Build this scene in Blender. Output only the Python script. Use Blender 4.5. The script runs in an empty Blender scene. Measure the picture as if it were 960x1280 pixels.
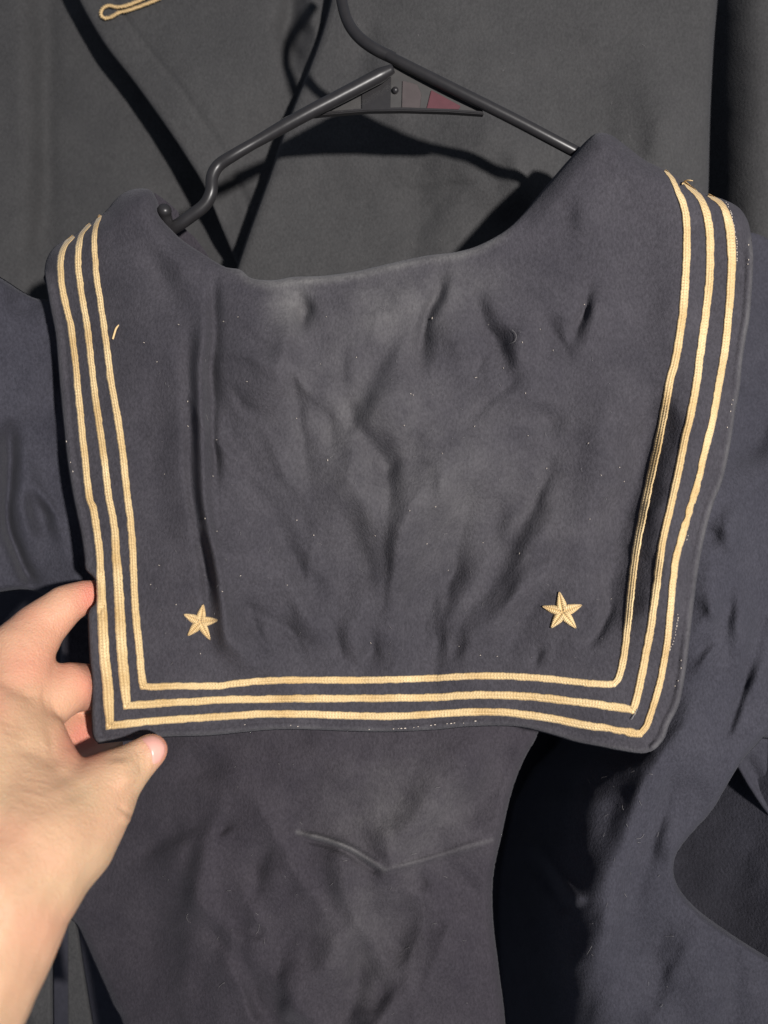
import bpy, bmesh, math, random
import numpy as np
from mathutils import Vector
from mathutils.bvhtree import BVHTree

random.seed(7)
rng = np.random.default_rng(11)
S = bpy.context.scene
COL = S.collection

# ------------------------------------------------------------------ camera
D = 0.346                      # metres from the lens to the plane of the collar
FPX = 962.0                    # focal length in pixels of a 960 x 1280 frame
cd = bpy.data.cameras.new("camera")
cd.sensor_fit = 'VERTICAL'
cd.sensor_height = 36.0
cd.lens = 36.0 * FPX / 1280.0
cd.clip_start = 0.01
cd.clip_end = 20.0
cd.dof.use_dof = True
cd.dof.focus_distance = D + 0.004
cd.dof.aperture_fstop = 5.5
cam = bpy.data.objects.new("camera", cd)
cam.location = (0, -D, 0)
cam.rotation_euler = (math.radians(90), 0, 0)
COL.objects.link(cam)
S.camera = cam

# ------------------------------------------------------------------ light
w = bpy.data.worlds.new("World")
S.world = w
w.use_nodes = True
w.node_tree.nodes["Background"].inputs[0].default_value = (0.68, 0.78, 1.0, 1)
w.node_tree.nodes["Background"].inputs[1].default_value = 0.21
ld = bpy.data.lights.new("lamp", 'SPOT')
ld.spot_size = math.radians(58)
ld.spot_blend = 1.0
ld.energy = 118.0
ld.color = (1.0, 0.96, 0.925)
ld.shadow_soft_size = 0.03
lamp = bpy.data.objects.new("lamp", ld)
lamp.location = (0.50, -1.10, 0.05)
lamp.rotation_euler = (Vector((0.0, 0, 0.045)) - Vector((0.50, -1.10, 0.05))).to_track_quat('-Z', 'Y').to_euler()
COL.objects.link(lamp)
S.view_settings.view_transform = 'Standard'
S.view_settings.look = 'None'
S.view_settings.exposure = 0.0
S.view_settings.gamma = 1.0

# ------------------------------------------------------------------ helpers
def P(px, py, d):
    """point seen at photo pixel (px, py), d metres nearer than the collar plane"""
    px = np.asarray(px, float); py = np.asarray(py, float); d = np.asarray(d, float)
    z = D - d
    return np.stack([(px - 480) / FPX * z, -d + 0 * px, (640 - py) / FPX * z], -1)

def unP(v):
    z = v[:, 1] + D
    return v[:, 0] / z * FPX + 480, 640 - v[:, 2] / z * FPX, -v[:, 1]

def cr(pts, n):
    """Catmull-Rom through pts, resampled evenly to n points"""
    p = np.array(pts, float)
    q = np.vstack([2 * p[0] - p[1], p, 2 * p[-1] - p[-2]])
    out = []
    for i in range(1, len(q) - 2):
        t = np.linspace(0, 1, 24, endpoint=False)[:, None]
        a, b, c, e = q[i - 1], q[i], q[i + 1], q[i + 2]
        out.append(.5 * ((2 * b) + (-a + c) * t + (2 * a - 5 * b + 4 * c - e) * t**2 + (-a + 3 * b - 3 * c + e) * t**3))
    out.append(p[-1][None])
    o = np.vstack(out)
    L = np.concatenate([[0], np.cumsum(np.linalg.norm(np.diff(o[:, :2], axis=0), axis=1))])
    s = np.linspace(0, L[-1], n)
    return np.stack([np.interp(s, L, o[:, k]) for k in range(o.shape[1])], 1)

def polydist(px, py, pts):
    """distance to polyline, parameter 0..1 along it and signed side"""
    pts = np.array(pts, float)
    best = np.full(px.shape, 1e9); tt = np.zeros(px.shape); sg = np.zeros(px.shape)
    seg = np.linalg.norm(np.diff(pts, axis=0), axis=1); tot = seg.sum(); acc = 0
    for i in range(len(pts) - 1):
        ax, ay = pts[i]; bx, by = pts[i + 1]
        ux, uy = bx - ax, by - ay
        l2 = ux * ux + uy * uy + 1e-9
        t = np.clip(((px - ax) * ux + (py - ay) * uy) / l2, 0, 1)
        dx = px - ax - t * ux; dy = py - ay - t * uy
        d = np.sqrt(dx * dx + dy * dy)
        m = d < best
        best = np.where(m, d, best)
        tt = np.where(m, (acc + t * seg[i]) / tot, tt)
        sg = np.where(m, ux * dy - uy * dx, sg)
        acc += seg[i]
    return best, tt, sg

FOLD = 1.35
def folds(px, py, lst):
    shp = px.shape
    px = px.ravel(); py = py.ravel()
    d = np.zeros(px.shape)
    wx = 7 * vnoise(px, py, 60, 901) + 2.5 * vnoise(px, py, 23, 903); wy = 7 * vnoise(px, py, 60, 902) + 2.5 * vnoise(px, py, 23, 904)
    for f in lst:
        pts, wd, h = f[:3]
        sharp = len(f) > 4 and f[4]
        ends = f[3] * 1.3 if len(f) > 3 else 0.5
        k = .25 if (wd < 9 and len(f) > 3 and f[3] <= .15) else 1.0       # sharp long creases run straight
        c = cr(pts, max(8, len(pts) * 5)) if len(pts) > 2 else np.array(pts, float)
        lo = c.min(0) - 6 * wd - 12; hi = c.max(0) + 6 * wd + 12
        m = np.nonzero((px > lo[0]) & (px < hi[0]) & (py > lo[1]) & (py < hi[1]))[0]
        if not len(m): continue
        r, t, sg = polydist(px[m] + wx[m] * k, py[m] + wy[m] * k, c)
        e = np.clip(np.minimum(t, 1 - t) / max(ends, 1e-3), 0, 1)
        e = e * e * (3 - 2 * e) if ends > 0 else 1
        wd = wd * (1 + .25 * np.sin(t * 5 + wd)) * (1.15 if wd < 16 else 1.0)
        if sharp:
            prof = np.exp(.4 - np.sqrt((r / wd) ** 2 + .16))
        else:
            prof = .68 * np.exp(-(r / wd) ** 2) + .32 / (1 + (r / (1.7 * wd)) ** 2) ** 2
        d[m] += h * FOLD * .001 * prof * e * sstep(r, 5.8 * wd, 4 * wd)
    return d.reshape(shp)

def crumple(n, box, ang, seed, wid=(7, 19), hgt=(.8, 2.3), length=(60, 190)):
    """many small creases that follow the pull of the cloth"""
    r_ = np.random.default_rng(seed); out = []
    for _ in range(n):
        x = r_.uniform(box[0], box[2]); y = r_.uniform(box[1], box[3])
        a = ang(x, y) + r_.normal(0, .28); L = r_.uniform(*length); bend = r_.normal(0, .35)
        pts = []
        for k in range(5):
            pts.append((x, y)); aa = a + bend * (k - 2) / 2
            x += math.cos(aa) * L / 4; y += math.sin(aa) * L / 4
        w_ = r_.uniform(*wid)
        out.append((pts, w_, r_.choice([-1, 1]) * r_.uniform(*hgt) * (w_ / 13) ** .8, .33, r_.random() < .55))
    return out

def vnoise(px, py, scale, seed):
    """smooth value noise, -1..1"""
    g = np.random.default_rng(seed).uniform(-1, 1, (64, 64))
    x = px / scale + 17.3; y = py / scale + 9.1
    i = np.floor(x).astype(int); j = np.floor(y).astype(int)
    fx = x - i; fy = y - j
    fx = fx * fx * fx * (fx * (fx * 6 - 15) + 10); fy = fy * fy * fy * (fy * (fy * 6 - 15) + 10)
    G = lambda a, b: g[a % 64, b % 64]
    return (G(i, j) * (1 - fx) + G(i + 1, j) * fx) * (1 - fy) + (G(i, j + 1) * (1 - fx) + G(i + 1, j + 1) * fx) * fy

def rumple(px, py, amp, seed):
    return amp * .001 * (vnoise(px * .8 + py * .3, py * .7 - px * .2, 95, seed) + .45 * vnoise(px, py, 42, seed + 1)
                         + .16 * vnoise(px * .9 + py * .2, py, 19, seed + 2) + .05 * vnoise(px, py, 8, seed + 3))

def sstep(x, a, b):
    t = np.clip((x - a) / (b - a), 0, 1)
    return t * t * (3 - 2 * t)

def link(name, me, mat=None, parent=None):
    o = bpy.data.objects.new(name, me)
    COL.objects.link(o)
    if mat: me.materials.append(mat)
    if parent: o.parent = parent
    return o

def thing(name, label, cat, loc=(0, 0, 0), group=None):
    o = bpy.data.objects.new(name, None)
    o.location = loc
    o.empty_display_size = .02
    o["label"] = label; o["category"] = cat
    if group: o["group"] = group
    COL.objects.link(o)
    return o

def setp(o, parent):
    o.parent = parent
    o.matrix_parent_inverse = parent.matrix_basis.inverted()

def raw(name, verts, faces, mat, parent=None, uv=None, smooth=True, attr=None):
    me = bpy.data.meshes.new(name)
    me.from_pydata([tuple(map(float, v)) for v in verts], [], faces)
    if smooth:
        me.polygons.foreach_set("use_smooth", [True] * len(me.polygons))
    if uv is not None:
        l = me.uv_layers.new(name="UVMap")
        idx = np.empty(len(me.loops), int); me.loops.foreach_get("vertex_index", idx)
        l.data.foreach_set("uv", np.asarray(uv, float)[idx].ravel())
    for k, a in (attr or {}).items():
        at = me.attributes.new(k, 'FLOAT', 'POINT')
        at.data.foreach_set("value", np.asarray(a, float))
    me.update()
    o = link(name, me, mat)
    if parent: setp(o, parent)
    return o

def gridfaces(nr, nc, flip=False):
    f = []
    for r in range(nr - 1):
        for c in range(nc - 1):
            a = r * nc + c
            q = (a, a + nc, a + nc + 1, a + 1)
            f.append(q[::-1] if flip else q)
    return f

def coons(top, bottom, left, right):
    """top/bottom (nu,2) left to right, left/right (nv,2) top to bottom"""
    nu, nv = len(top), len(left)
    u = np.linspace(0, 1, nu)[None, :, None]; v = np.linspace(0, 1, nv)[:, None, None]
    T, B = top[None], bottom[None]; L, R = left[:, None], right[:, None]
    c = (1 - v) * T + v * B + (1 - u) * L + u * R
    c -= (1 - u) * (1 - v) * top[0] + u * (1 - v) * top[-1] + (1 - u) * v * bottom[0] + u * v * bottom[-1]
    return c

def cloth(name, px, py, d, mat, parent, thick=.0018, attr=None):
    """sheet of cloth from grids of photo pixels and depths, with real thickness"""
    nv, nu = px.shape
    o = raw(name, P(px, py, d).reshape(-1, 3), gridfaces(nv, nu), mat, parent,
            attr={k: a.ravel() for k, a in (attr or {}).items()})
    m = o.modifiers.new("thickness", 'SOLIDIFY')
    m.thickness = thick; m.offset = -1
    return o

def roll(dist, wd, h):
    """how far a rounded edge drops back, dist px inside the edge"""
    t = np.clip(dist / wd, 0, 1)
    return h * (1 - np.sqrt(np.clip(1 - (1 - t) ** 2, 0, 1)))

def tube(path, rad, n=14, flat=1.0):
    path = np.asarray(path, float); rad = np.broadcast_to(np.asarray(rad, float), (len(path),))
    tg = np.gradient(path, axis=0); tg /= np.linalg.norm(tg, axis=1)[:, None]
    up = np.array([0, 1., 0]); V = []
    for p, t, r in zip(path, tg, rad):
        a = np.cross(t, up); a /= np.linalg.norm(a) + 1e-9
        b = np.cross(a, t)
        for k in range(n):
            th = 2 * math.pi * k / n
            V.append(p + r * (math.cos(th) * a + flat * math.sin(th) * b))
    F = []
    for i in range(len(path) - 1):
        for k in range(n):
            F.append((i * n + k, i * n + (k + 1) % n, (i + 1) * n + (k + 1) % n, (i + 1) * n + k))
    F.append(tuple(range(n))[::-1]); F.append(tuple((len(path) - 1) * n + k for k in range(n)))
    return V, F

def px_path(pts, n, d=None):
    """smooth path through (px, py, d) points in space"""
    c = cr(pts, n)
    return P(c[:, 0], c[:, 1], c[:, 2])

# ------------------------------------------------------------------ materials
def newmat(name):
    m = bpy.data.materials.new(name); m.use_nodes = True
    nt = m.node_tree
    return m, nt, nt.nodes["Principled BSDF"]

def node(nt, t, **kw):
    n = nt.nodes.new(t)
    for k, v in kw.items():
        setattr(n, k, v)
    return n

def wool(name, base, fade, sheen=.06, wear=False, fuzz=.24):
    m, nt, b = newmat(name)
    L = nt.links.new
    tc = node(nt, 'ShaderNodeTexCoord')
    n1 = node(nt, 'ShaderNodeTexNoise'); n1.inputs['Scale'].default_value = 42; n1.inputs['Detail'].default_value = 7; n1.inputs['Roughness'].default_value = .68
    n2 = node(nt, 'ShaderNodeTexNoise'); n2.inputs['Scale'].default_value = 900; n2.inputs['Detail'].default_value = 3
    n3 = node(nt, 'ShaderNodeTexNoise'); n3.inputs['Scale'].default_value = 1000; n3.inputs['Detail'].default_value = 4; n3.inputs['Roughness'].default_value = .7
    mp = node(nt, 'ShaderNodeMapping'); mp.inputs['Scale'].default_value = (1, 1, .6); mp.inputs['Rotation'].default_value = (0, .5, 0)
    L(tc.outputs['Object'], mp.inputs[0])
    for n in (n1, n2): L(tc.outputs['Object'], n.inputs['Vector'])
    L(mp.outputs[0], n3.inputs['Vector'])
    r1 = node(nt, 'ShaderNodeValToRGB'); r1.color_ramp.elements[0].position = .28; r1.color_ramp.elements[1].position = .85
    r1.color_ramp.elements[0].color = (*base, 1); r1.color_ramp.elements[1].color = (*fade, 1)
    L(n1.outputs[0], r1.inputs[0])
    r2 = node(nt, 'ShaderNodeMapRange'); r2.inputs[1].default_value = .35; r2.inputs[2].default_value = .7; r2.inputs[3].default_value = 1 - fuzz; r2.inputs[4].default_value = 1 + fuzz
    L(n3.outputs[0], r2.inputs[0])
    mx = node(nt, 'ShaderNodeVectorMath', operation='SCALE')
    L(r1.outputs[0], mx.inputs[0]); L(r2.outputs[0], mx.inputs['Scale'])
    col = mx.outputs[0]
    if wear:
        at = node(nt, 'ShaderNodeAttribute', attribute_name='wear')
        mu = node(nt, 'ShaderNodeMath', operation='MULTIPLY')
        r3 = node(nt, 'ShaderNodeMapRange'); r3.inputs[1].default_value = .38; r3.inputs[2].default_value = .68
        L(n1.outputs[0], r3.inputs[0]); r3.inputs[3].default_value = .38; r3.inputs[4].default_value = 1.0
        mu2 = node(nt, 'ShaderNodeMath', operation='MULTIPLY')
        L(at.outputs['Fac'], mu.inputs[0]); L(r3.outputs[0], mu.inputs[1]); L(mu.outputs[0], mu2.inputs[0]); L(r2.outputs[0], mu2.inputs[1])
        mc = node(nt, 'ShaderNodeMix', data_type='RGBA')
        mc.inputs['B'].default_value = (.135, .131, .130, 1)
        L(mu2.outputs[0], mc.inputs['Factor']); L(col, mc.inputs['A'])
        col = mc.outputs['Result']
    L(col, b.inputs['Base Color'])
    b.inputs['Roughness'].default_value = .95
    b.inputs['Specular IOR Level'].default_value = .12
    b.inputs['Sheen Weight'].default_value = sheen
    b.inputs['Sheen Roughness'].default_value = .45
    b.inputs['Sheen Tint'].default_value = (.75, .75, .82, 1)
    bp = node(nt, 'ShaderNodeBump'); bp.inputs['Strength'].default_value = .55; bp.inputs['Distance'].default_value = .0006
    ad = node(nt, 'ShaderNodeMath', operation='ADD')
    L(n2.outputs[0], ad.inputs[0]); L(n3.outputs[0], ad.inputs[1]); L(ad.outputs[0], bp.inputs['Height'])
    L(bp.outputs[0], b.inputs['Normal'])
    return m

M_navy = wool("navy_wool", (.035, .033, .0395), (.056, .0525, .060), wear=True)
M_navy2 = wool("navy_wool_body", (.031, .0275, .034), (.047, .042, .049), wear=True)
M_blue = wool("navy_wool_sleeve", (.033, .0325, .042), (.047, .046, .057))
M_coat = wool("black_wool", (.042, .0415, .0425), (.055, .054, .0545), fuzz=.2)
M_dark = wool("black_lining", (.006, .006, .007), (.010, .010, .011), sheen=.0)

def braid_mat():
    m, nt, b = newmat("gold_braid"); L = nt.links.new
    uv = node(nt, 'ShaderNodeUVMap', uv_map='UVMap')
    sp = node(nt, 'ShaderNodeSeparateXYZ'); L(uv.outputs[0], sp.inputs[0])
    def math_(op, a, bb=None):
        n = node(nt, 'ShaderNodeMath', operation=op)
        for i, x in enumerate((a, bb)):
            if x is None: continue
            if isinstance(x, (int, float)): n.inputs[i].default_value = x
            else: L(x, n.inputs[i])
        return n.outputs[0]
    u, v = sp.outputs[0], sp.outputs[1]            # u in mm along, v -1..1 across
    tc = node(nt, 'ShaderNodeTexCoord')
    n1 = node(nt, 'ShaderNodeTexNoise'); n1.inputs['Scale'].default_value = 60; n1.inputs['Detail'].default_value = 6
    n2 = node(nt, 'ShaderNodeTexNoise'); n2.inputs['Scale'].default_value = 1400; n2.inputs['Detail'].default_value = 2
    L(tc.outputs['Object'], n1.inputs['Vector']); L(tc.outputs['Object'], n2.inputs['Vector'])
    av = math_('ABSOLUTE', v)
    # two rows of needle holes in the braid
    row = math_('SUBTRACT', 1.0, math_('MULTIPLY', math_('ABSOLUTE', math_('SUBTRACT', av, .42)), 5.5))
    hole = math_('SUBTRACT', math_('SINE', math_('MULTIPLY', u, 4.6)), .35)
    dots = math_('MAXIMUM', math_('MULTIPLY', row, hole), 0.0)
    dots = math_('MULTIPLY', dots, math_('GREATER_THAN', row, 0.0))
    msk = node(nt, 'ShaderNodeMapRange'); msk.inputs[1].default_value = .42; msk.inputs[2].default_value = .58
    L(n1.outputs[0], msk.inputs[0])
    dots = math_('MULTIPLY', dots, msk.outputs[0])
    rp = node(nt, 'ShaderNodeValToRGB'); e = rp.color_ramp.elements
    e[0].position = .3; e[0].color = (.50, .33, .135, 1); e[1].position = .7; e[1].color = (.74, .56, .30, 1)
    L(n1.outputs[0], rp.inputs[0])
    mc = node(nt, 'ShaderNodeMix', data_type='RGBA'); mc.inputs['B'].default_value = (.22, .13, .05, 1)
    L(math_('MULTIPLY', dots, .95), mc.inputs['Factor']); L(rp.outputs[0], mc.inputs['A'])
    ms = node(nt, 'ShaderNodeMix', data_type='RGBA'); ms.blend_type = 'MULTIPLY'; ms.inputs['Factor'].default_value = .5
    L(mc.outputs['Result'], ms.inputs['A']); L(n2.outputs['Fac'], ms.inputs['B'])
    rib = math_('MULTIPLY', math_('SINE', math_('ADD', math_('MULTIPLY', u, 9.5), math_('MULTIPLY', av, 3.0))), .5)
    rc = node(nt, 'ShaderNodeMapRange'); rc.inputs[1].default_value = -.5; rc.inputs[2].default_value = .1; rc.inputs[3].default_value = .70; rc.inputs[4].default_value = 1.06
    L(rib, rc.inputs[0])
    rs = node(nt, 'ShaderNodeVectorMath', operation='SCALE'); L(ms.outputs['Result'], rs.inputs[0]); L(rc.outputs[0], rs.inputs['Scale'])
    gain = node(nt, 'ShaderNodeVectorMath', operation='SCALE'); gain.inputs['Scale'].default_value = 1.28
    L(rs.outputs[0], gain.inputs[0])
    L(gain.outputs[0], b.inputs['Base Color'])
    b.inputs['Roughness'].default_value = .42; b.inputs['Specular IOR Level'].default_value = .5
    b.inputs['Sheen Weight'].default_value = .15
    hgt = math_('SUBTRACT', math_('ADD', rib, math_('MULTIPLY', n2.outputs[0], .8)), math_('MULTIPLY', dots, 2.0))
    bp = node(nt, 'ShaderNodeBump'); bp.inputs['Strength'].default_value = .55; bp.inputs['Distance'].default_value = .0003
    L(hgt, bp.inputs['Height']); L(bp.outputs[0], b.inputs['Normal'])
    return m
M_gold = braid_mat()

def plain(name, colr, rough=.5, spec=.5, noise=None):
    m, nt, b = newmat(name)
    b.inputs['Base Color'].default_value = (*colr, 1); b.inputs['Roughness'].default_value = rough
    b.inputs['Specular IOR Level'].default_value = spec
    tc = node(nt, 'ShaderNodeTexCoord'); n = node(nt, 'ShaderNodeTexNoise')
    n.inputs['Scale'].default_value = noise or 300; n.inputs['Detail'].default_value = 5
    nt.links.new(tc.outputs['Object'], n.inputs['Vector'])
    mx = node(nt, 'ShaderNodeMapRange'); mx.inputs[3].default_value = .8; mx.inputs[4].default_value = 1.2
    nt.links.new(n.outputs[0], mx.inputs[0])
    sc = node(nt, 'ShaderNodeVectorMath', operation='SCALE'); sc.inputs[0].default_value = colr
    nt.links.new(mx.outputs[0], sc.inputs['Scale']); nt.links.new(sc.outputs[0], b.inputs['Base Color'])
    bp = node(nt, 'ShaderNodeBump'); bp.inputs['Strength'].default_value = .15; bp.inputs['Distance'].default_value = .0003
    nt.links.new(n.outputs[0], bp.inputs['Height']); nt.links.new(bp.outputs[0], b.inputs['Normal'])
    return m
M_plastic = plain("black_plastic", (.019, .018, .019), .36, .35)
M_web = plain("grey_plastic", (.040, .038, .037), .45, .4)
M_red = plain("dull_red", (.070, .022, .028), .55, .3)  # dull red tone of one small plate on the web
M_thread = plain("tan_thread", (.62, .44, .22), .7, .3, 1500)
M_white = plain("pale_thread", (.50, .44, .38), .8, .2, 1500)
M_lint = plain("grey_lint", (.20, .19, .19), .9, .1)
M_wall = plain("dark_wall", (.020, .019, .019), .9, .1, 30)

def skin_mat():
    m, nt, b = newmat("skin"); L = nt.links.new
    tc = node(nt, 'ShaderNodeTexCoord')
    n1 = node(nt, 'ShaderNodeTexNoise'); n1.inputs['Scale'].default_value = 55; n1.inputs['Detail'].default_value = 5
    n2 = node(nt, 'ShaderNodeTexVoronoi'); n2.inputs['Scale'].default_value = 1100
    n3 = node(nt, 'ShaderNodeTexNoise'); n3.inputs['Scale'].default_value = 380; n3.inputs['Detail'].default_value = 4
    mp = node(nt, 'ShaderNodeMapping'); mp.inputs['Rotation'].default_value = (0, -.6, 0); mp.inputs['Scale'].default_value = (.35, 1, 1)
    L(tc.outputs['Object'], mp.inputs[0])
    for n in (n1, n2): L(tc.outputs['Object'], n.inputs['Vector'])
    L(mp.outputs[0], n3.inputs['Vector'])
    rp = node(nt, 'ShaderNodeValToRGB'); e = rp.color_ramp.elements
    e[0].position = .3; e[0].color = (.46, .295, .178, 1); e[1].position = .75; e[1].color = (.535, .36, .222, 1)
    L(n1.outputs[0], rp.inputs[0])
    at = node(nt, 'ShaderNodeAttribute', attribute_name='red')
    mc = node(nt, 'ShaderNodeMix', data_type='RGBA'); mc.inputs['B'].default_value = (.62, .22, .16, 1)
    L(at.outputs['Fac'], mc.inputs['Factor']); L(rp.outputs[0], mc.inputs['A'])
    L(mc.outputs['Result'], b.inputs['Base Color'])
    b.inputs['Roughness'].default_value = .55; b.inputs['Specular IOR Level'].default_value = .3
    b.inputs['Subsurface Weight'].default_value = .35
    b.inputs['Subsurface Radius'].default_value = (1.0, .35, .18)
    b.inputs['Subsurface Scale'].default_value = .004
    bp = node(nt, 'ShaderNodeBump'); bp.inputs['Strength'].default_value = .45; bp.inputs['Distance'].default_value = .0004
    ad = node(nt, 'ShaderNodeMath', operation='ADD')
    L(n2.outputs['Distance'], ad.inputs[0]); L(n3.outputs[0], ad.inputs[1]); L(ad.outputs[0], bp.inputs['Height'])
    L(bp.outputs[0], b.inputs['Normal'])
    return m
M_skin = skin_mat()
M_nail = plain("nail", (.64, .33, .27), .28, .5, 200)

# ------------------------------------------------------------------ setting: the wall behind the garments
x = .75
wall = raw("wall", [(-x, .42, -x), (x, .42, -x), (x, .42, x), (-x, .42, x),
                    (-x, .45, -x), (x, .45, -x), (x, .45, x), (-x, .45, x)],
           [(0, 1, 2, 3), (4, 7, 6, 5), (0, 4, 5, 1), (1, 5, 6, 2), (2, 6, 7, 3), (3, 7, 4, 0)], M_wall, smooth=False)
wall["kind"] = "structure"

# ------------------------------------------------------------------ the black coat hanging behind
coat = thing("wool_coat", "plain black wool coat hanging behind the sailor jumper, tan buttonhole on its lapel", "coat", (0, .09, .28))

def sheet(name, left, right, top, bottom, nu, nv, dfun, mat, parent, edge=None, thick=.0018, attr=None, wearfun=None):
    g = coons(cr(top, nu), cr(bottom, nu), cr(left, nv), cr(right, nv))
    px, py = g[..., 0], g[..., 1]
    d = dfun(px, py)
    if edge:
        for which, wd, h in edge:
            c = cr({'l': left, 'r': right, 't': top, 'b': bottom}[which], 60)
            r, _, _ = polydist(px, py, c)
            d = d - roll(r, wd, h)
    if wearfun: attr = {'wear': np.clip(wearfun(px, py), 0, 1)}
    return cloth(name, px, py, d, mat, parent, thick, attr)

# main panel of the coat, right of the opening
pl = [(425, -60), (408, 20), (388, 80), (360, 150), (338, 215), (318, 270), (302, 315), (282, 380), (262, 460)]
pr = [(902, -60), (897, 0), (892, 60), (888, 140), (886, 220), (884, 300), (884, 380), (884, 460)]
P_FOLDS = crumple(16, (380, 0, 860, 300), lambda x, y: math.pi / 2 - .25, 44, (22, 48), (1.2, 2.6), (120, 300))
def d_panel(px, py):
    return (-.066 + rumple(px, py, 1.6, 40) + .004 * np.sin((px - 420) / 150.)
            + folds(px, py, P_FOLDS + [([(560, 60), (590, 160), (640, 300)], 55, 3), ([(720, -40), (700, 120), (690, 300)], 50, -3),
                             ([(450, 0), (455, 60), (440, 120)], 22, -3), ([(800, -40), (815, 120), (820, 300)], 45, 3)]))
sheet("front_panel", pl, pr, [pl[0], (660, -60), pr[0]], [pl[-1], (560, 460), pr[-1]], 150, 130, d_panel, M_coat, coat,
      edge=[('l', 10, .004), ('r', 16, .010)])

# lapel between the two fronts
ll = [(72, -60), (98, 0), (130, 55), (165, 100), (205, 155), (235, 200), (256, 235), (275, 280), (300, 340)]
lr = [(470, -60), (450, 0), (430, 60), (410, 110), (390, 170), (375, 220), (365, 260), (355, 300), (350, 340)]
def d_lapel(px, py):
    rr, _, _ = polydist(px, py, cr(pl, 40))
    return (-.084 - .013 * np.exp(-(rr / 55) ** 2) * sstep(py, 60, 200) + rumple(px, py, 1.0, 50)
            + folds(px, py, [([(x_ + 34, y_ - 23) for x_, y_ in ll], 4, -.8, .1),
                             ([(364, -60), (362, 20), (366, 70), (376, 105)], 13, -9, .2), ([(392, -60), (388, 40), (372, 110)], 10, 3),
                             ([(200, 40), (250, 120), (280, 190)], 60, 3), ([(310, 205), (290, 250), (270, 300)], 22, -5)]))
sheet("lapel", ll, lr, [ll[0], (270, -60), lr[0]], [ll[-1], (325, 340), lr[-1]], 120, 120, d_lapel, M_coat, coat,
      edge=[('l', 9, .003)], thick=.003)

# front panel left of the lapel
fl = [(-140, -80), (-140, 100), (-140, 300), (-140, 520)]
fr = [(330, -80), (330, 100), (345, 300), (345, 520)]
def d_left(px, py):
    return (-.112 - .014 * np.exp(-(((px - 250) / 70) ** 2 + ((py - 270) / 70) ** 2)) + rumple(px, py, 1.8, 60) + .010 * sstep(px, 70, 20)
            + folds(px, py, [([(52, -80), (56, 120), (50, 330)], 14, -3, .05), ([(150, 200), (170, 290), (180, 380)], 40, 4)]))
sheet("front_panel", fl, fr, [fl[0], (100, -80), fr[0]], [fl[-1], (100, 520), fr[-1]], 110, 130, d_left, M_coat, coat)

# sleeve at the right edge
sl = [(868, -80), (868, 100), (868, 300), (868, 480)]
sr = [(1120, -80), (1120, 100), (1120, 300), (1120, 480)]
def d_slv(px, py):
    t = np.clip((px - 872) / 92., 0, 1)
    return -.080 - .050 * (1 - t) ** 2 + rumple(px, py, 1.2, 70)
sheet("sleeve", sl, sr, [sl[0], (990, -80), sr[0]], [sl[-1], (990, 480), sr[-1]], 80, 90, d_slv, M_coat, coat)

# buttonhole worked in tan thread on the lapel
kh = cr([(196, -9), (176, 0), (158, 7), (146, 9), (136, 7), (128, 11), (126, 18), (131, 23), (139, 21), (148, 16), (160, 13), (180, 6), (200, -2)], 400)
ang = np.arange(400) * .95
nrm = np.gradient(kh, axis=0); nrm = np.stack([-nrm[:, 1], nrm[:, 0]], 1); nrm /= np.linalg.norm(nrm, axis=1)[:, None]
wob = kh + nrm * (np.sin(ang) * 1.5 + rng.normal(0, .25, 400))[:, None]
dk = d_lapel(kh[:, 0], kh[:, 1]) + .0016 + .0007 * np.cos(ang)
V, F = tube(P(wob[:, 0], wob[:, 1], dk), .00042 + .00008 * rng.random(400), 7)
raw("buttonhole", V, F, M_thread, coat)

# ------------------------------------------------------------------ the sailor jumper
jumper = thing("sailor_jumper", "dark navy wool sailor jumper, back view, its square collar edged by three gold stripes", "jumper", (0, .03, .18))

TOP = [(55.6, 336.7), (58, 325), (65, 312), (76, 303), (89, 296), (112, 279), (125, 270), (134, 262), (144, 250), (156.7, 240), (173, 235.5), (188, 238), (197, 252),
       (202, 271), (223, 296), (250, 315), (280, 333), (300, 337), (315, 348), (343, 350), (367, 346), (400, 345), (440, 340), (480, 331), (530, 320), (570, 315),
       (600, 306), (632, 288), (655, 266), (678, 238), (700, 212), (716, 194), (735, 174), (748, 166), (764, 169), (785, 184), (806, 200), (834, 214), (857, 229), (875, 240),
       (890, 245), (906, 250), (924, 260), (935, 277), (940, 300)]
LEFT = [(55.6, 336.7), (57.7, 355), (63, 387), (69, 418), (72, 451), (75.4, 493), (79.6, 536), (83, 570), (89, 610), (95, 640), (101, 668), (105, 695), (107, 712), (118, 724),
        (120.5, 740), (119, 754), (111, 764), (110, 782), (112, 825), (114.5, 850), (114, 895), (116, 920), (123, 930)]
RIGHT = [(940, 300), (941.7, 325), (940, 362), (937, 398), (933, 420), (928, 452), (924.6, 487), (919, 516), (913, 556), (904, 598), (893, 627), (885, 654), (877, 689), (871, 725),
         (866, 766), (862, 800), (857, 840), (849, 880), (837, 905), (831, 922), (821, 935)]
BOT = [(123, 930), (150, 927), (200, 922), (261, 920), (302, 916), (344, 912.5), (386, 912.5), (441, 914.6), (493, 915), (545, 912.5), (580, 909), (621, 907.7), (648, 909), (668, 913),
       (697, 921), (720, 928), (751, 934), (776, 939), (799, 942), (812, 940), (821, 935)]
TOPc = cr(TOP, 260)
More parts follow.
